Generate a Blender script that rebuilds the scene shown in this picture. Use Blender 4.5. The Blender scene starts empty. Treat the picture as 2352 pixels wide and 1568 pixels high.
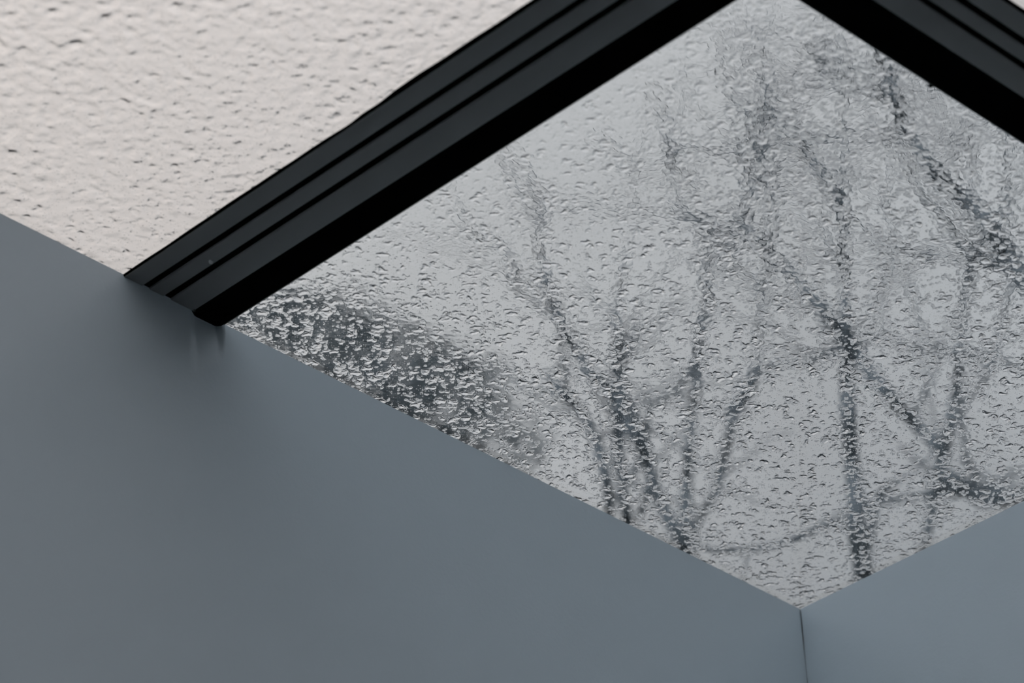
import bpy, math, random
import numpy as np
from mathutils import Vector, Matrix
PI = math.pi
random.seed(7); rng = np.random.default_rng(11)
S = bpy.context.scene
C = S.collection

# ------------------------------------------------------------------ camera
F, PITCH, CAMZ = 8190.0, math.radians(33.4), 1.6
cam_d = bpy.data.cameras.new('camera'); cam = bpy.data.objects.new('camera', cam_d); C.objects.link(cam)
cam.location = (0, 0, CAMZ); cam.rotation_euler = (PI/2 + PITCH, 0, 0)
cam_d.sensor_width = 36.0; cam_d.lens = 36.0*F/2352.0
cam_d.dof.use_dof = True; cam_d.dof.focus_distance = 4.12; cam_d.dof.aperture_fstop = 5.0
cam_d.clip_end = 500
S.camera = cam
S.view_settings.view_transform = 'Standard'; S.view_settings.look = 'None'
S.view_settings.gamma = 1.0; S.view_settings.exposure = 0.0; S.view_settings.use_curve_mapping = False
S.cycles.use_denoising = True
S.cycles.max_bounces = 16; S.cycles.transmission_bounces = 12; S.cycles.glossy_bounces = 2; S.cycles.diffuse_bounces = 5

# ------------------------------------------------------------------ overcast sky
W = bpy.data.worlds.new('overcast_sky'); S.world = W; W.use_nodes = True
nt = W.node_tree; nt.nodes.clear()
def N(nt, t, **k):
    n = nt.nodes.new(t)
    for a, v in k.items():
        if a == 'inp':
            for i, x in v.items(): n.inputs[i].default_value = x
        else: setattr(n, a, v)
    return n
L = nt.links.new
tc = N(nt, 'ShaderNodeTexCoord'); sx = N(nt, 'ShaderNodeSeparateXYZ'); L(tc.outputs['Generated'], sx.inputs[0])
el = N(nt, 'ShaderNodeValToRGB'); L(sx.outputs['Z'], el.inputs[0])
cr = el.color_ramp; cr.elements[0].position = 0.0; cr.elements[0].color = (.020, .025, .028, 1)
cr.elements[1].position = 1.0; cr.elements[1].color = (.80, .82, .85, 1)
for p, c in ((.22, (.025, .03, .032, 1)), (.33, (.05, .055, .06, 1)), (.43, (.44, .452, .46, 1)), (.56, (.575, .585, .59, 1)), (.72, (.72, .725, .73, 1))):
    e = cr.elements.new(p); e.color = c
az = N(nt, 'ShaderNodeMapRange', inp={1: -0.35, 2: 0.12, 3: 0.0, 4: 1.0}); L(sx.outputs['X'], az.inputs[0])
no = N(nt, 'ShaderNodeTexNoise', inp={'Scale': 9.0, 'Detail': 3.0, 'Roughness': .55}); L(tc.outputs['Generated'], no.inputs['Vector'])
nr = N(nt, 'ShaderNodeMapRange', inp={1: .3, 2: .7, 3: .90, 4: 1.10}); L(no.outputs['Fac'], nr.inputs[0])
mu = nr
az2 = N(nt, 'ShaderNodeMixRGB', inp={1: (1.40, 1.33, 1.27, 1), 2: (.98, .985, .99, 1)}); L(az.outputs[0], az2.inputs[0])
elm = N(nt, 'ShaderNodeVectorMath', operation='MULTIPLY'); L(el.outputs[0], elm.inputs[0]); L(az2.outputs[0], elm.inputs[1])
# the open side of the sky, behind the photographer, is brighter down to the roofs
el2 = N(nt, 'ShaderNodeValToRGB'); L(sx.outputs['Z'], el2.inputs[0]); c2 = el2.color_ramp
c2.elements[0].position = 0.0; c2.elements[0].color = (.06, .07, .075, 1); c2.elements[1].position = 1.0; c2.elements[1].color = (1.25, 1.30, 1.36, 1)
for p, c in ((.06, (.30, .33, .35, 1)), (.14, (2.5, 2.72, 2.92, 1)), (.6, (2.5, 2.72, 2.92, 1))):
    e = c2.elements.new(p); e.color = c
yy = N(nt, 'ShaderNodeMapRange', interpolation_type='SMOOTHSTEP', inp={1: .35, 2: -.25, 3: 0.0, 4: 1.0}); L(sx.outputs['Y'], yy.inputs[0])
bx = N(nt, 'ShaderNodeMapRange', inp={1: -0.8, 2: 0.7, 3: 1.75, 4: 0.45}); L(sx.outputs['X'], bx.inputs[0])
bs = N(nt, 'ShaderNodeVectorMath', operation='SCALE'); L(el2.outputs[0], bs.inputs[0]); L(bx.outputs[0], bs.inputs['Scale'])
wx = N(nt, 'ShaderNodeMixRGB'); L(yy.outputs[0], wx.inputs[0]); L(elm.outputs[0], wx.inputs[1]); L(bs.outputs[0], wx.inputs[2])
bg = N(nt, 'ShaderNodeBackground'); ow = N(nt, 'ShaderNodeOutputWorld')
L(wx.outputs[0], bg.inputs['Color']); L(mu.outputs[0], bg.inputs['Strength']); L(bg.outputs[0], ow.inputs[0])

# ------------------------------------------------------------------ helpers
def ray(x, y):
    dx = (x-1176)/F; dy = -(y-784)/F
    return Vector((dx, math.cos(PITCH)-dy*math.sin(PITCH), math.sin(PITCH)+dy*math.cos(PITCH)))
def at_height(x, y, h):          # h above the camera
    d = ray(x, y); return Vector((d.x*h/d.z, d.y*h/d.z, h+CAMZ))
def at_dist(x, y, D):            # horizontal distance
    d = ray(x, y); return Vector((d.x*D/d.y, D, d.z*D/d.y+CAMZ))
H = 2.2; ZG = H + CAMZ           # underside of the glass
A1, A2 = math.radians(43.5), math.radians(46.7)
E1 = Vector((-math.cos(A1), -math.sin(A1), 0)); E2 = Vector((math.cos(A2), -math.sin(A2), 0))
CO = at_height(1837.8, 1398.4, H)
q = min((at_height(1855.1, 1568, H-k*.001) for k in range(40, 300)), key=lambda p: (p.xy-CO.xy).length/(ZG-p.z))
LEAN = Vector((q.x-CO.x, q.y-CO.y, 0))/(ZG-q.z)      # the shaft walls are a little off plumb
def P(a, b, z):
    v = CO + E1*a + E2*b; v.z = z
    if z < ZG: v = v + LEAN*(ZG-z)
    return v
def PR(a, b, z):                 # true vertical, no lean
    v = CO + E1*a + E2*b; v.z = z; return v
def mat(name, color=(.5, .5, .5), rough=.5, metal=0, spec=.5, **k):
    m = bpy.data.materials.new(name); m.use_nodes = True
    b = m.node_tree.nodes['Principled BSDF']
    b.inputs['Base Color'].default_value = (*color, 1); b.inputs['Roughness'].default_value = rough
    b.inputs['Metallic'].default_value = metal; b.inputs['Specular IOR Level'].default_value = spec
    return m
def mesh_obj(name, verts, faces, m, parent=None, smooth=False, kind=None):
    me = bpy.data.meshes.new(name); me.from_pydata([tuple(v) for v in verts], [], faces); me.update()
    if smooth: me.shade_smooth()
    o = bpy.data.objects.new(name, me); C.objects.link(o); me.materials.append(m)
    if parent: o.parent = parent
    if kind: o['kind'] = kind
    return o
def empty(name, loc=(0, 0, 0), kind=None, label=None, cat=None, group=None):
    o = bpy.data.objects.new(name, None); C.objects.link(o); o.empty_display_size = .1
    if kind: o['kind'] = kind
    if label: o['label'] = label
    if cat: o['category'] = cat
    if group: o['group'] = group
    return o
BOXF = [(0,3,2,1),(4,5,6,7),(0,1,5,4),(1,2,6,5),(2,3,7,6),(3,0,4,7)]
def slab(name, a0, a1, b0, b1, z0, z1, m, parent=None, f=PR, kind=None):
    v = [f(a, b, z) for z in (z0, z1) for a, b in ((a0, b0), (a1, b0), (a1, b1), (a0, b1))]
    return mesh_obj(name, v, BOXF, m, parent, kind=kind)
def fix(o):
    import bmesh
    bm = bmesh.new(); bm.from_mesh(o.data); bmesh.ops.recalc_face_normals(bm, faces=bm.faces); bm.to_mesh(o.data); bm.free(); return o

# ------------------------------------------------------------------ materials
def glass_mat(name, tint, ior=1.5):
    m = bpy.data.materials.new(name); m.use_nodes = True; t = m.node_tree; t.nodes.clear()
    g = N(t, 'ShaderNodeBsdfGlass', inp={'Color': (*tint, 1), 'Roughness': 0.0, 'IOR': ior}); o = N(t, 'ShaderNodeOutputMaterial')
    t.links.new(g.outputs[0], o.inputs[0]); return m
M_tint = glass_mat('tinted_roof_glass', (.93, .94, .95))
M_clear = glass_mat('clear_roof_glass', (1.0, .975, .965))
def water_mat(name, scale, strength, dist=.0006):
    m = glass_mat(name, (1, 1, 1), 1.33); t = m.node_tree
    g = [n for n in t.nodes if n.type == 'BSDF_GLASS'][0]
    c = N(t, 'ShaderNodeTexCoord'); n1 = N(t, 'ShaderNodeTexNoise', inp={'Scale': scale, 'Detail': 3.0, 'Roughness': .6})
    t.links.new(c.outputs['Object'], n1.inputs['Vector'])
    b = N(t, 'ShaderNodeBump', inp={'Strength': strength, 'Distance': dist}); t.links.new(n1.outputs['Fac'], b.inputs['Height'])
    t.links.new(b.outputs[0], g.inputs['Normal']); return m
M_water = glass_mat('rain_water', (1, 1, 1), 1.33)
t = M_water.node_tree; g_ = [n for n in t.nodes if n.type == 'BSDF_GLASS'][0]      # micro droplets between the big ones
c = N(t, 'ShaderNodeTexCoord'); vo = N(t, 'ShaderNodeTexVoronoi', inp={'Scale': 420.0, 'Randomness': 1.0}); t.links.new(c.outputs['Object'], vo.inputs['Vector'])
sc_ = N(t, 'ShaderNodeSeparateColor'); t.links.new(vo.outputs['Color'], sc_.inputs[0])
rd = N(t, 'ShaderNodeMapRange', inp={1: .45, 2: 1.0, 3: 0.0, 4: .36}); t.links.new(sc_.outputs[0], rd.inputs[0])
sb = N(t, 'ShaderNodeMath', operation='SUBTRACT'); t.links.new(rd.outputs[0], sb.inputs[0]); t.links.new(vo.outputs['Distance'], sb.inputs[1])
mx_ = N(t, 'ShaderNodeMath', operation='MAXIMUM', inp={1: 0.0}); t.links.new(sb.outputs[0], mx_.inputs[0])
pw = N(t, 'ShaderNodeMath', operation='POWER', inp={1: .8}); t.links.new(mx_.outputs[0], pw.inputs[0])
bm_ = N(t, 'ShaderNodeBump', inp={'Strength': 1.0, 'Distance': .0008}); t.links.new(pw.outputs[0], bm_.inputs['Height'])
t.links.new(bm_.outputs[0], g_.inputs['Normal'])
def plaster(name, col):
    m = mat(name, col, .36, 0, .5); t = m.node_tree; b = t.nodes['Principled BSDF']
    c = N(t, 'ShaderNodeTexCoord')
    n1 = N(t, 'ShaderNodeTexNoise', inp={'Scale': 180.0, 'Detail': 4.0, 'Roughness': .6}); t.links.new(c.outputs['Object'], n1.inputs['Vector'])
    bp = N(t, 'ShaderNodeBump', inp={'Strength': .22, 'Distance': .0008}); t.links.new(n1.outputs['Fac'], bp.inputs['Height'])
    t.links.new(bp.outputs[0], b.inputs['Normal'])
    v = N(t, 'ShaderNodeTexVoronoi', inp={'Scale': 9.0}); t.links.new(c.outputs['Object'], v.inputs['Vector'])
    r = N(t, 'ShaderNodeMapRange', inp={1: .012, 2: .022, 3: .45, 4: 0.0}); t.links.new(v.outputs['Distance'], r.inputs[0])
    mx = N(t, 'ShaderNodeMixRGB', inp={1: (*col, 1), 2: (.10, .10, .10, 1)}); t.links.new(r.outputs[0], mx.inputs[0])
    t.links.new(mx.outputs[0], b.inputs['Base Color'])
    return m
M_wall = plaster('satin_wall_paint', (.685, .755, .80))
M_metal = mat('anthracite_powder_coat', (.26, .257, .252), .42, 0, .5)
t = M_metal.node_tree; c = N(t, 'ShaderNodeTexCoord'); n1 = N(t, 'ShaderNodeTexNoise', inp={'Scale': 14.0, 'Detail': 4.0, 'Roughness': .6}); t.links.new(c.outputs['Object'], n1.inputs['Vector'])
r_ = N(t, 'ShaderNodeMapRange', inp={1: .3, 2: .7, 3: .36, 4: .55}); t.links.new(n1.outputs['Fac'], r_.inputs[0]); t.links.new(r_.outputs[0], t.nodes['Principled BSDF'].inputs['Roughness'])
M_black = mat('black_rubber', (.0012, .0012, .0013), .9, 0, .02)
M_caulk_glint = mat('grey_caulk_and_glint', (.10, .11, .105), .5)  # grey of the caulk and of the painted glass-edge highlight
M_floor = mat('grey_floor', (.45, .45, .45), .6)
M_bark = mat('wet_bark', (.06, .068, .074), .8, 0, .2)
M_leaf = mat('evergreen_leaves', (.035, .045, .048), .7, 0, .2)
M_white = mat('white_paint', (.7, .72, .74), .6)
M_speck = mat('white_speck', (.7, .7, .68), .6)
M_roof = mat('dark_roofing', (.04, .04, .042), .9)

# ------------------------------------------------------------------ room shell
RA, RB, ZF = 4.2, 3.8, 0.0
TH = .18
wr = fix(slab('wall_right', -TH, 0, -TH, RB+TH, ZF, ZG, M_wall, f=P, kind='structure'))
def left_wall():
    al = [.0006, .3, .6, .90, .925]+[.935+.002*i for i in range(31)]+[1.01, 1.05, 1.3, 2, 3, RA+TH]
    zl = [0, .0005]+[.003*i for i in range(1, 34)]+[.12, .2, .5, 1.2, 2.2, 3.0, ZG-ZF]
    def dep(a, d):               # made-up shallow pocket, shaped to darken the wall under the black border
        x = max(0, min(1, (a-.943)/.007))*max(0, min(1, (.992-a)/.012)); y = max(0, 1-d/(.05+.035*max(0, min(1, (a-.943)/.04))))
        return -.008*x*y**1.2
    n, m = len(al), len(zl)
    v = [P(a, dep(a, d), ZG-d) for a in al for d in zl]; f = [(i*m+j, (i+1)*m+j, (i+1)*m+j+1, i*m+j+1) for i in range(n-1) for j in range(m-1)]
    o0 = len(v); v += [P(al[0], -TH, ZG), P(al[-1], -TH, ZG), P(al[-1], -TH, ZF), P(al[0], -TH, ZF)]
    f += [(o0, o0+1, o0+2, o0+3), tuple([i*m for i in range(n)]+[o0+1, o0]), tuple([i*m+m-1 for i in range(n)]+[o0+2, o0+3]),
          tuple([j for j in range(m)]+[o0+3, o0]), tuple([(n-1)*m+j for j in range(m)]+[o0+2, o0+1])]
    o = fix(mesh_obj('wall_left', v, f, M_wall, kind='structure')); o.data.shade_smooth(); o.data.set_sharp_from_angle(angle=math.radians(50)); return o
wl = left_wall()
wb = fix(slab('wall_back', RA, RA+TH, 0, RB, ZF, ZG, M_wall, f=P, kind='structure'))
wf = fix(slab('wall_front', 0, RA+TH, RB, RB+TH, ZF, ZG, M_wall, f=P, kind='structure'))
fl = fix(slab('floor', -TH, RA+TH, -TH, RB+TH, ZF-.12, ZF, M_floor, f=P, kind='structure'))
OA, OB = 2.25, 2.0              # skylight opening
ce = empty('ceiling', kind='structure')
fix(slab('ceiling_panel', OA, RA+TH, 0, RB, ZG, ZG+.12, M_white, ce))
fix(slab('ceiling_panel', 0, OA, OB, RB, ZG, ZG+.12, M_white, ce))

# ------------------------------------------------------------------ rainwater height field
def gnoise(n, m, mm, step, seed):
    g = np.random.default_rng(seed); w = g.standard_normal((n, m))
    fx = np.fft.fftfreq(n, step)[:, None]; fy = np.fft.fftfreq(m, step)[None, :]
    k2 = fx*fx+fy*fy; s = mm/2.0
    f = np.exp(-2*(PI*s*.5)**2*k2)*(1-np.exp(-2*(PI*s*1.6)**2*k2))
    h = np.real(np.fft.ifft2(np.fft.fft2(w)*f)); return h/h.std()
def rain(name, a0, a1, b0, b1, step, seed, per_m2, rmin, rmax, film, steep, label, zone, big=0.0):
    n = int((a1-a0)/step)+1; m = int((b1-b0)/step)+1
    aa = a0+np.arange(n)*step; bb = b0+np.arange(m)*step
    s = step*1000
    h = np.zeros((n, m))                                        # millimetres
    wx = gnoise(n, m, 4.5, s, seed+1)*.8+gnoise(n, m, 12, s, seed+5)*1.5; wy = gnoise(n, m, 4.5, s, seed+2)*.8+gnoise(n, m, 12, s, seed+6)*1.5
    X = (aa[:, None]*1000+wx); Y = (bb[None, :]*1000+wy)
    g = np.random.default_rng(seed)
    nd = int(per_m2*(a1-a0)*(b1-b0))
    u = g.random(nd); rad = rmin*(rmax/rmin)**(u**1.7)
    ca = g.uniform(a0, a1, nd)*1000; cb = g.uniform(b0, b1, nd)*1000
    st = g.uniform(steep[0], steep[1], nd)*.5; an = g.uniform(0, PI, nd); ex = g.uniform(1.0, 1.7, nd)
    for i in range(nd):
        r = rad[i]*ex[i]+3.4
        i0 = max(0, int((ca[i]/1000-a0)/step-r/s)); i1 = min(n, int((ca[i]/1000-a0)/step+r/s)+2)
        j0 = max(0, int((cb[i]/1000-b0)/step-r/s)); j1 = min(m, int((cb[i]/1000-b0)/step+r/s)+2)
        dx = X[i0:i1, j0:j1]-ca[i]; dy = Y[i0:i1, j0:j1]-cb[i]
        c_, s_ = math.cos(an[i]), math.sin(an[i])
        d2 = ((dx*c_+dy*s_)/(rad[i]*ex[i]))**2+((-dx*s_+dy*c_)/rad[i])**2
        ed = rad[i]*(1-np.sqrt(d2)); cap_ = .35+.45*rad[i]*st[i]; hh = cap_*np.tanh(np.clip(ed, 0, None)*st[i]/cap_)
        np.maximum(h[i0:i1, j0:j1], hh, out=h[i0:i1, j0:j1])
    k = zone(aa[:, None], bb[None, :])                          # 0 dry drops .. 1 running film
    h = h*(1-.55*k) + film*(.12+k)*(gnoise(n, m, 9, s, seed+3)*.014+gnoise(n, m, 4, s, seed+4)*.004+big*gnoise(n, m, 15, s, seed+8))
    for _ in range(1):
        h[1:-1, :] = (h[:-2, :]+2*h[1:-1, :]+h[2:, :])/4; h[:, 1:-1] = (h[:, :-2]+2*h[:, 1:-1]+h[:, 2:])/4
    z = ZG+.0102+.0008+np.clip(h, -.6, 4)*.001
    e1 = np.array(E1[:2]); e2 = np.array(E2[:2]); c0 = np.array(CO[:2])
    xy = c0+aa[:, None, None]*e1+bb[None, :, None]*e2
    co = np.empty((n*m+4, 3)); co[:n*m, :2] = xy.reshape(-1, 2); co[:n*m, 2] = z.reshape(-1)
    # closed underside
    cor = [0, n*m-m, n*m-1, m-1]
    # side walls: the rim drops straight to the underside
    rim = [j for j in range(m)]+[i*m+m-1 for i in range(1, n)]+[(n-1)*m+j for j in range(m-2, -1, -1)]+[i*m for i in range(n-2, 0, -1)]
    rv = co[rim].copy(); rv[:, 2] = ZG+.0102
    co = np.vstack([co[:n*m], rv]); R = len(rim)
    ii = np.arange(n*m).reshape(n, m)
    quads = np.stack([ii[:-1, :-1], ii[1:, :-1], ii[1:, 1:], ii[:-1, 1:]], -1).reshape(-1, 4)
    rr = np.array(rim); lo = n*m+np.arange(R)
    sd = np.stack([rr, np.roll(rr, -1), np.roll(lo, -1), lo], -1)
    me = bpy.data.meshes.new(name)
    nq = len(quads)+len(sd)
    me.vertices.add(len(co)); me.vertices.foreach_set('co', co.astype(np.float32).ravel())
    me.loops.add(nq*4+R); me.polygons.add(nq+1)
    lv = np.concatenate([quads.ravel(), sd.ravel(), lo]).astype(np.int32)
    me.loops.foreach_set('vertex_index', lv)
    me.polygons.foreach_set('loop_start', np.append(np.arange(nq)*4, nq*4).astype(np.int32))
    me.update(calc_edges=True); me.validate()
    sm = np.zeros(nq+1, bool); sm[:len(quads)] = True
    me.polygons.foreach_set('use_smooth', sm); me.update()
    # make the surface normals point up
    if me.polygons[m//2].normal.z < 0: me.flip_normals()
    me.materials.append(M_water)
    o = bpy.data.objects.new(name, me); C.objects.link(o)
    o['kind'] = 'stuff'; o['label'] = label; o['category'] = 'water'
    return o

MA0, MA1 = .985, 1.0852        # metal of the mullion that runs along E2
MB0, MB1 = .8784, .9678        # metal of the mullion that runs along E1
G = .02
w1 = empty('window_1', kind='structure'); w2 = empty('window_2', kind='structure'); w3 = empty('window_3', kind='structure'); w4 = empty('window_4', kind='structure')
def pane(a0, a1, b0, b1, m, par): return fix(slab('glass_pane', a0, a1, b0, b1, ZG, ZG+.010, m, par))
pane(-G, MA0+.03, -G, MB0+.03, M_tint, w1)
pane(MA1-.03, OA+G, -G, MB0+.03, M_clear, w2)
pane(-G, MA0+.03, MB1-.03, OB+G, M_clear, w3)
pane(MA1-.03, OA+G, MB1-.03, OB+G, M_clear, w4)
zone1 = lambda a, b: np.clip(((a+b)-.55)/.95, 0, 1)
zone2 = lambda a, b: np.clip((a-1.0)/.5+b*.4, 0, 1)
zone3 = lambda a, b: 1+0*a*b
rain('raindrops', -.015, 1.0, -.015, .9, .0007, 3, 18000, .75, 3.7, 1.0, (.8, 2.2), 'rainwater drops and film over the far corner pane where dark branches show through', zone1)
rain('raindrops', 1.07, 1.62, -.015, .75, .0013, 40, 26000, 1.0, 4.4, 7, (.3, 1.2), 'rainwater drops and film over the bright upper left pane', zone2, .055)
rain('raindrops', .55, .85, .945, 1.2, .0020, 60, 15000, 1, 4, 1.0, (.15, .5), 'rainwater over the bright pane in the top right corner', zone3)

# ------------------------------------------------------------------ black glass borders, painted edge highlight, sealant lump
ft = .0022
def lift(x, h): return x        # borders lie on the glass itself
slab('black_border', .9458, 1.01, -.02, MB0+.02, ZG-ft, ZG-.0001, M_black, w1)
slab('black_border', .0, .9458, .8311, MB0+.02, ZG-ft, ZG-.0001, M_black, w1)
slab('edge_highlight_line', .9442, .9458, 0, .8311, ZG-.0020, ZG-.0001, M_caulk_glint, w1)  # highlight along the glass edge, painted in as a thin grey strip
slab('edge_highlight_line', 0, .9442, .8295, .8311, ZG-.0020, ZG-.0001, M_caulk_glint, w1)
# small notches in the border by the second mullion
slab('sealant_lump', .700, .704, .8265, .8300, ZG-.0022, ZG-.0001, M_black, w1)

# ------------------------------------------------------------------ mullions
DZ = .003
def shift(pa, pb, dz):          # where a point seen on the glass plane sits when dz lower
    v = (CO + E1*pa + E2*pb); v = v*((H-dz)/H); d = Vector((v.x-CO.x, v.y-CO.y, 0))
    # solve for a, b in the (E1, E2) frame
    det = E1.x*E2.y-E1.y*E2.x
    return ((d.x*E2.y-d.y*E2.x)/det, (E1.x*d.y-E1.y*d.x)/det)
def bar(name, lo, hi, s0, s1, axis, par, m=M_metal, rnd=.0024, bend=.0008, low=DZ):
    """extruded strip between lo and hi (distance from the corner), rounded on the side towards the room"""
    if axis == 'E2': l0 = shift(lo, .4, low)[0]; h0 = shift(hi, .4, low)[0]
    else: l0 = shift(.8, lo, low)[1]; h0 = shift(.8, hi, low)[1]
    zb = ZG-low; prof = [(l0, ZG-.0002), (l0, zb+bend)]
    for k in range(1, 4): t_ = k/3*PI/2; prof.append((l0+bend*(1-math.cos(t_)), zb+bend*(1-math.sin(t_))))
    for k in range(0, 7): t_ = k/6*PI/2; prof.append((h0-rnd+rnd*math.sin(t_), zb+rnd*(1-math.cos(t_))))
    prof.append((h0, ZG-.0002))
    v = []
    for s in (s0, s1):
        for a, z in prof: v.append(PR(a, s, z) if axis == 'E2' else PR(s, a, z))
    n = len(prof); fs = [(i, (i+1) % n, (i+1) % n+n, i+n) for i in range(n)]+[tuple(range(n)), tuple(range(2*n-1, n-1, -1))]
    o = mesh_obj(name, v, fs, m, par); fix(o); o.data.shade_smooth()
    o.data.set_sharp_from_angle(angle=math.radians(40)); return o
t1 = empty('trim_1', kind='structure')
for lo, hi in ((.9850, 1.0178), (1.0273, 1.0478), (1.0568, 1.0830)):
    bar('capping_strip', lo, hi, 0, OB, 'E2', t1)
slab('backing_bar', .9860, 1.0830, 0, OB, ZG-.001, ZG-.0002, M_black, t1)
t2 = empty('trim_2', kind='structure')
for lo, hi in ((.8784, .9078), (.9160, .9325), (.9415, .9662)):
    bar('capping_strip', lo, hi, 0.0, .974, 'E1', t2)
    bar('capping_strip', lo, hi, 1.09, OA, 'E1', t2)
slab('backing_bar', 0, .985, .8790, .9662, ZG-.001, ZG-.0002, M_black, t2)
slab('backing_bar', 1.0835, OA, .8790, .9662, ZG-.001, ZG-.0002, M_black, t2)
slab('outer_cap', 1.0, 1.06, 0, OB, ZG+.0135, ZG+.03, M_metal, t1)
slab('outer_cap', 0, .985, .89, .945, ZG+.0135, ZG+.03, M_metal, t2)
slab('outer_cap', 1.075, OA, .89, .945, ZG+.0135, ZG+.03, M_metal, t2)
# uneven rubber gasket squeezed out beside the bright pane
def gasket(name, base, pts, s0, s1, axis, par):
    n = 160; v = []; 
    for i in range(n+1):
        s = s0+(s1-s0)*i/n; w = np.interp(s, [p[0] for p in pts], [p[1] for p in pts])+.0004*math.sin(s*61)*math.sin(s*23)
        for x, z in ((base-.001, ZG-.0026), (base+w*.3, ZG-.0024), (base+w*.85, ZG-.0012), (base+w, ZG-.0001), (base-.001, ZG-.0001)):
            v.append(PR(x, s, z) if axis == 'E2' else PR(s, x, z))
    fs = [(i*5+k, i*5+(k+1) % 5, (i+1)*5+(k+1) % 5, (i+1)*5+k) for i in range(n) for k in range(5)]+[(0, 1, 2, 3, 4), tuple(n*5+k for k in range(5))]
    return fix(mesh_obj(name, v, fs, M_black, par))
def bpos(x, y):
    p = at_height(x, y, H)-CO; det = E1.x*E2.y-E1.y*E2.x
    return (p.x*E2.y-p.y*E2.x)/det, (E1.x*p.y-E1.y*p.x)/det
base = shift(1.0830, .4, DZ)[0]-.0005
print('GASK', [tuple(round(v, 4) for v in bpos(*p)) for p in ((284,631),(600,417),(669,372),(791,293),(804,283),(868,238),(906,207),(957,173),(993,150),(1100,79),(1220,0))], base)
gk = []
for p in ((284,629.5),(600,416),(669,371),(709,344),(791,293),(804,283),(830,262),(868,238),(906,207),(957,173),(993,150),(1100,79),(1222,0)):
    a, b = bpos(*p); gk.append((b, max(.0012, a-base)))
gk.sort(); gasket('rubber_gasket', base, gk, 0, MB0, 'E2', t1)
gasket('rubber_gasket', shift(.8, .9662, DZ)[1]-.0005, [(0, .0035), (.98, .0035)], 0, .974, 'E1', t2)
# caulk lump where the mullion meets the wall, pale speck on the middle strip
def blob(name, c, r, m, par, sq=(1, 1, 1)):
    import bmesh
    bm = bmesh.new(); bmesh.ops.create_icosphere(bm, subdivisions=3, radius=r)
    for v in bm.verts: v.co *= 1+.18*math.sin(v.co.x/r*3+v.co.y/r*4)*math.cos(v.co.z/r*5); v.co.x *= sq[0]; v.co.y *= sq[1]; v.co.z *= sq[2]
    me = bpy.data.meshes.new(name); bm.to_mesh(me); bm.free(); me.shade_smooth()
    o = bpy.data.objects.new(name, me); C.objects.link(o); o.location = c; me.materials.append(m); o.parent = par; return o
blob('caulk_lump', at_height(446, 712, H-.003), .0018, M_caulk_glint, t1)
blob('paint_fleck', at_height(484.5, 601.5, H-DZ), .0024, M_speck, t1, (1, 1.6, .4))
# dark hairline seam in the wall corner
sm_ = empty('trim_3', kind='structure')
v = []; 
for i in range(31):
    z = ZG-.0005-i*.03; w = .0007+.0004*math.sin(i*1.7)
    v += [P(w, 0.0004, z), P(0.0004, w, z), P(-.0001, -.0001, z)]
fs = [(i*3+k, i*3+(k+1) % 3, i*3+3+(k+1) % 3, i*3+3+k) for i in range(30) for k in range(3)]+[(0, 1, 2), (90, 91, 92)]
fix(mesh_obj('corner_seam', v, fs, mat('dark_seam', (.05, .055, .06), .8), sm_))

# ------------------------------------------------------------------ trees outside
def smooth(pts, sub=5):
    out = []
    for i in range(len(pts)-1):
        p0 = pts[max(i-1, 0)]; p1 = pts[i]; p2 = pts[i+1]; p3 = pts[min(i+2, len(pts)-1)]
        for k in range(sub):
            t_ = k/sub
            out.append(tuple(.5*((2*b)+(-a+c)*t_+(2*a-5*b+4*c-d)*t_*t_+(-a+3*b-3*c+d)*t_**3) for a, b, c, d in zip(p0, p1, p2, p3)))
    out.append(tuple(pts[-1])); return out
def tube(v, fs, pts, rad, sides=7):
    b0 = len(v); n = len(pts)
    for i, p in enumerate(pts):
        d = (pts[min(i+1, n-1)]-pts[max(i-1, 0)]).normalized()
        s = d.cross(Vector((0, 1, .3))).normalized(); t_ = d.cross(s)
        for k in range(sides):
            a = 2*PI*k/sides; v.append(p+(s*math.cos(a)+t_*math.sin(a))*rad[i])
    for i in range(n-1):
        for k in range(sides):
            k2 = (k+1) % sides; fs.append((b0+i*sides+k, b0+i*sides+k2, b0+(i+1)*sides+k2, b0+(i+1)*sides+k))
    fs.append(tuple(b0+k for k in range(sides))); fs.append(tuple(b0+(n-1)*sides+k for k in range(sides-1, -1, -1)))
WS = .88
def limb(spec, D, dd, root=None):
    """spec: [(x, y, width_px)]; D base distance, dd total depth change along the limb"""
    sp = smooth(spec); n = len(sp); pts = []; rad = []
    for i, (x, y, w) in enumerate(sp):
        d = D+dd*i/max(n-1, 1)+.10*math.sin(i*.7+x*.01)
        j = 2.2*math.sin(i*1.9+y*.1)
        p = at_dist(x+j, y, d); pts.append(p); rad.append(max(.0015, (w+3)*.5*WS*(p-Vector((0, 0, CAMZ))).length/F))
    if root is not None:
        r0 = rad[0]; pts = [root, (root+pts[0]*3)/4+Vector((.05, .03, 0))]+pts; rad = [r0*2.2, r0*1.3]+rad
    return pts, rad
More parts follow.
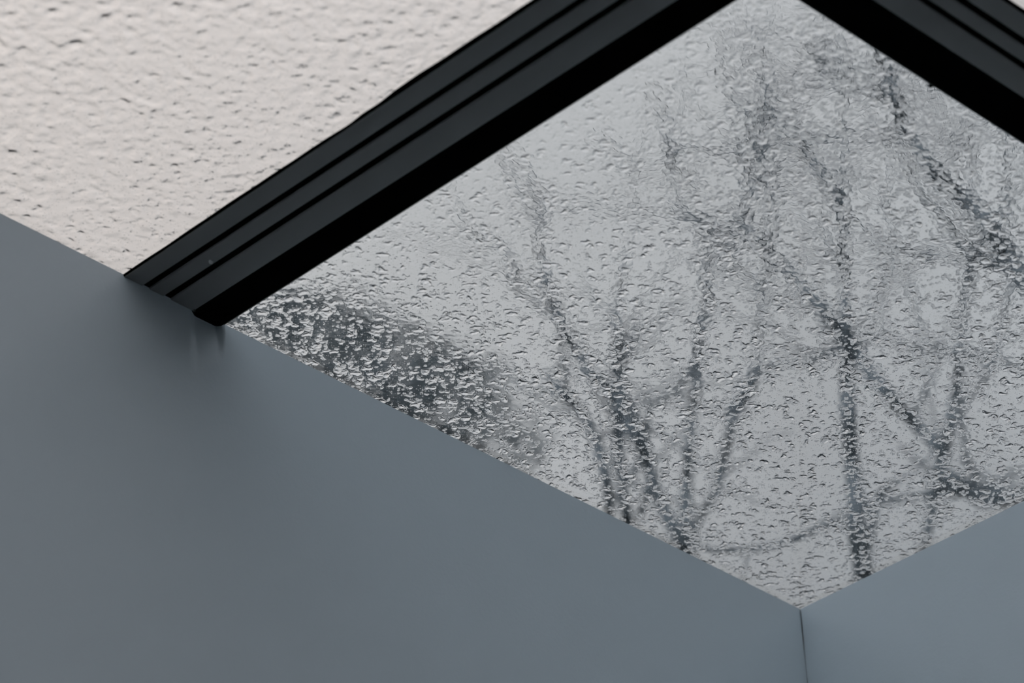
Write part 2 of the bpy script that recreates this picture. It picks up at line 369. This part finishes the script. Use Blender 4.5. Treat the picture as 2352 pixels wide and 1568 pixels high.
def tree(label, D, trunk, branches, twigs, root):
    t_ = empty('bare_tree', label=label, cat='tree', group='bare trees beyond the glass')
    v, f = [], []; p, r = limb(trunk, D, 0.1, root); tube(v, f, p, r); t_.location = (0, 0, 0)
    mesh_obj('trunk', v, f, M_bark, t_, True)
    for i, b in enumerate(branches):
        v, f = [], []; p, r = limb(b[0], D+b[1]*.3, b[2]*.3); tube(v, f, p, r)
        # side twigs on every branch
        for k in range(b[3] if len(b) > 3 else 2):
            j = random.randrange(1, len(p)-1); dr = (p[j+1]-p[j-1]).normalized()
            side = Vector((random.uniform(-1, 1), random.uniform(-.25, .25), random.uniform(-.3, 1))).normalized()
            q0 = p[j]; tp = [q0]; di = (dr+side*.9).normalized(); ln = random.uniform(.12, .32)
            for s_ in range(6):
                di = (di+Vector((random.gauss(0, .2), random.gauss(0, .2), random.gauss(.03, .2)))).normalized(); tp.append(tp[-1]+di*ln/6)
            tube(v, f, tp, [r[j]*.45*(1-s_/8)+.001 for s_ in range(7)], 5)
        mesh_obj('branch', v, f, M_bark, t_, True)
    return t_
T = tree
g0 = -.1
# centre tree
T('slender bare tree whose dark stem rises near the wall corner', 5.9,
  [(1985,1345,52),(1968,1200,48),(1958,1060,40),(1950,950,40),(1948,860,34),(1943,700,22),(1940,600,20),(1934,520,18),(1922,440,16),(1880,370,13),(1830,320,12),(1770,250,10),(1745,150,8),(1740,40,6)],
  [([(1941,600,12),(1938,500,12),(1937,300,10),(1935,160,7),(1930,60,5)], 0, .8),
   ([(1940,640,12),(1915,580,10),(1893,530,8),(1880,480,6)], 0, -.4),
   ([(1952,800,18),(1990,775,12),(2040,770,12),(2110,795,13),(2200,805,14),(2290,818,14),(2360,848,12)], 0, .9, 3),
   ([(1955,770,8),(1990,720,10),(2020,670,11),(2048,610,11),(2055,560,10),(2040,500,8),(2030,440,6)], 0, .5, 3),
   ([(1965,1190,20),(1900,1198,16),(1800,1240,15),(1700,1256,14),(1620,1255,10)], 0, -.5),
   ([(1945,790,12),(1860,825,14),(1780,830,14),(1720,870,14),(1660,960,10)], .1, .6),
   ([(1985,1300,26),(2000,1220,22),(2020,1130,22),(2060,1100,14)], .1, .3)], 0, Vector((.72, 5.9, g0)))
# right tree
T('bare tree with a forked stem and a long limb crossing up to the left', 6.9,
  [(2120,1260,22),(2135,1190,24),(2158,1100,34),(2168,1035,34),(2178,980,22),(2195,900,20),(2205,800,19),(2215,700,18),(2226,600,16),(2235,540,13),(2236,430,9),(2222,300,7),(2215,200,5)],
  [([(2168,1045,30),(2140,1005,32),(2080,945,34),(2010,870,34),(1945,775,38),(1890,700,30),(1800,610,24),(1740,555,20),(1700,525,16),(1620,515,14),(1560,490,13),(1480,480,10),(1400,470,9),(1330,466,8),(1290,485,6)], 0, 1.2, 7),
   ([(2172,1020,14),(2210,930,14),(2268,850,15),(2300,740,14),(2318,640,12),(2322,560,9),(2312,400,8),(2305,300,6)], .1, .5, 3),
   ([(2160,1080,34),(2215,1110,44),(2262,1140,46),(2365,1128,50)], 0, -.3, 6),
   ([(2365,1140,40),(2260,1122,30),(2180,1128,24),(2100,1135,18),(2000,1150,18),(1960,1165,12)], .2, .4, 4),
   ([(1700,525,13),(1625,545,14),(1600,500,9),(1560,460,6)], 1.2, .1),
   ([(1890,690,14),(1830,690,12),(1760,672,13),(1710,622,13),(1665,588,12),(1640,540,8)], 1.0, .4, 3),
   ([(2090,640,5),(2150,1000,4)], .3, .3, 0)], 0, Vector((1.1, 6.9, g0)))
# heavy limb, upper right
T('thick leaning bare tree limb crossing the upper right of the pane', 5.2,
  [(2560,860,70),(2450,740,60),(2352,640,54),(2300,562,48),(2268,500,44),(2200,440,38),(2132,370,34),(2082,290,30),(2055,220,26),(2038,160,22),(2002,90,16),(1960,20,10)],
  [([(2340,625,18),(2290,602,16),(2200,590,13),(2130,577,12),(2060,568,12),(2000,530,10),(1950,480,9),(1900,420,7),(1850,330,6)], 0, .6, 5),
   ([(2300,600,14),(2230,570,12),(2180,500,10),(2120,440,9),(2088,360,8),(2060,300,6)], .1, .4, 3),
   ([(2290,540,12),(2310,430,9),(2312,330,8),(2290,260,6)], 0, .3, 2),
   ([(2270,500,12),(2232,620,13),(2215,700,10)], 0, .2, 1),
   ([(2080,300,9),(1960,306,10),(1860,316,10),(1780,328,9),(1710,345,9),(1640,343,9),(1590,325,8),(1530,325,7)], 0, .5, 4),
   ([(2060,230,9),(1990,170,9),(1920,140,8),(1840,100,7),(1780,60,6)], 0, .5, 4),
   ([(2040,170,8),(1960,200,8),(1880,170,8),(1800,190,7),(1740,180,6)], 0, .5, 4)], 0, Vector((2.2, 5.2, g0)))
# middle stem tree
T('bare tree of thin upright stems between the centre and the left wall', 7.5,
  [(1580,1270,30),(1576,1130,30),(1582,1040,26),(1592,950,24),(1600,880,24),(1602,800,24),(1612,740,26),(1626,680,24),(1622,620,18),(1632,545,12),(1618,500,10),(1560,470,8),(1545,400,10),(1538,330,11),(1520,260,9),(1490,190,7)],
  [([(1578,1240,22),(1602,1195,20),(1640,1130,20),(1662,1050,20),(1685,950,26),(1726,890,26),(1736,820,16),(1746,750,14),(1757,660,13),(1766,600,11),(1772,540,11),(1776,450,12),(1756,400,18),(1750,330,22),(1756,250,20),(1768,160,12)], 0, .5, 6),
   ([(1776,450,12),(1745,330,12),(1720,260,12),(1680,200,10),(1650,120,7)], .3, .5, 4),
   ([(1715,520,10),(1712,500,20),(1722,440,20),(1714,380,14),(1700,300,8)], .2, .4, 4),
   ([(1660,605,22),(1690,555,22),(1700,530,10)], .2, .1, 2),
   ([(1545,335,9),(1570,392,9),(1622,440,8)], .3, .3, 1),
   ([(1600,830,14),(1560,880,16),(1540,900,16),(1480,930,12)], .1, .3, 4),
   ([(1460,385,8),(1430,370,8),(1395,330,8),(1370,300,6)], .3, .3, 1),
   ([(1552,350,6),(1500,370,7),(1448,386,7)], .3, .3, 1)], 0, Vector((.35, 7.5, g0)))
# left leaning tree
T('bare tree leaning left with dense twigs above the left wall edge', 6.4,
  [(1575,1260,34),(1520,1150,34),(1482,1040,32),(1440,960,32),(1400,900,30),(1350,840,26),(1310,780,26),(1286,720,24),(1264,680,22),(1250,620,16),(1240,540,11),(1262,460,8),(1230,430,9),(1205,375,9),(1160,340,6)],
  [([(1440,1200,30),(1428,1100,26),(1422,1000,32),(1425,900,26),(1423,800,16),(1420,700,13),(1426,640,11),(1440,560,7)], 0, .5, 14),
   ([(1400,1190,22),(1392,1080,28),(1340,950,26),(1290,900,24),(1250,850,12)], .1, .3, 7),
   ([(1470,1180,18),(1500,1080,18),(1470,980,22),(1450,930,18),(1395,870,10)], 0, .3, 7),
   ([(1255,640,9),(1200,640,10),(1160,560,8),(1090,545,9),(1060,475,8)], .1, .3, 2),
   ([(1240,500,9),(1220,450,9),(1180,405,9),(1150,352,7)], .1, .3, 2),
   ([(1288,730,9),(1190,660,10),(1180,620,8)], .1, .3, 2)], 0, Vector((.47, 6.4, g0)))
# fine crown of the upper area
def twig_tree(label, D, n, x0, x1, y0, y1, w, root):
    t_ = empty('bare_tree', label=label, cat='tree', group='bare trees beyond the glass')
    v, f = [], []; p, r = limb([(2700,900,40),(2500,500,30),(2300,250,20),(2150,120,14),(1990,60,9)], D, .2, root); tube(v, f, p, r)
    mesh_obj('trunk', v, f, M_bark, t_, True)
    v, f = [], []
    for k in range(n):
        x, y = random.uniform(x0, x1), random.uniform(y0, y1); a = random.uniform(-2.6, -.6); sp = []
        for s_ in range(6):
            sp.append((x, y, w*(1-s_*.12))); a += random.gauss(0, .45); x += math.cos(a)*38; y += math.sin(a)*38
        p, r = limb(sp, D+random.uniform(-.35, .35), random.uniform(-.1, .1)); tube(v, f, p, r, 5)
    o = mesh_obj('twigs', v, f, M_bark, t_, True)
    return t_
twig_tree('distant bare tree crown of fine twigs at the upper right', 8.2, 60, 1680, 2300, 60, 420, 7, Vector((3.6, 8.2, g0)))

# dark evergreen crown seen low on the left
et = empty('evergreen_tree', label='dark evergreen treetop blurred behind the drops by the left wall', cat='tree')
v, f = [], []
D = 8.6
p, r = limb([(900,1500,60),(900,1200,50),(890,980,36),(870,800,20)], D, 0, Vector((-.25, 8.6, g0))); tube(v, f, p, r)
mesh_obj('trunk', v, f, M_bark, et, True)
v, f = [], []
for (cx, cy, rx, ry, n) in ((640,720,110,60,420),(760,760,150,95,1000),(900,850,170,110,1100),(1010,920,150,110,900),(1130,1010,120,90,520),(560,700,70,45,160),(1080,860,80,60,120)):
    for k in range(n):
        a = random.uniform(0, 2*PI); q_ = math.sqrt(random.random())
        c_ = at_dist(cx+rx*q_*math.cos(a)+20*random.gauss(0, 1), cy+ry*q_*math.sin(a)+14*random.gauss(0, 1), D+random.uniform(-.8, .8))
        u = Vector((random.gauss(0, 1), random.gauss(0, 1), random.gauss(0, 1))).normalized(); w_ = u.orthogonal().normalized()
        s_ = random.uniform(.012, .024); b0 = len(v)
        v += [c_-u*s_, c_+w_*s_*.45, c_+u*s_, c_-w_*s_*.45]; f.append((b0, b0+1, b0+2, b0+3))
mesh_obj('foliage', v, f, M_leaf, et)['kind'] = 'stuff'

# ground outside
gr = mesh_obj('ground', [(-60, -60, -.12), (60, -60, -.12), (60, 60, -.12), (-60, 60, -.12)], [(0, 1, 2, 3)], mat('wet_ground', (.05, .055, .05), .9), kind='structure')
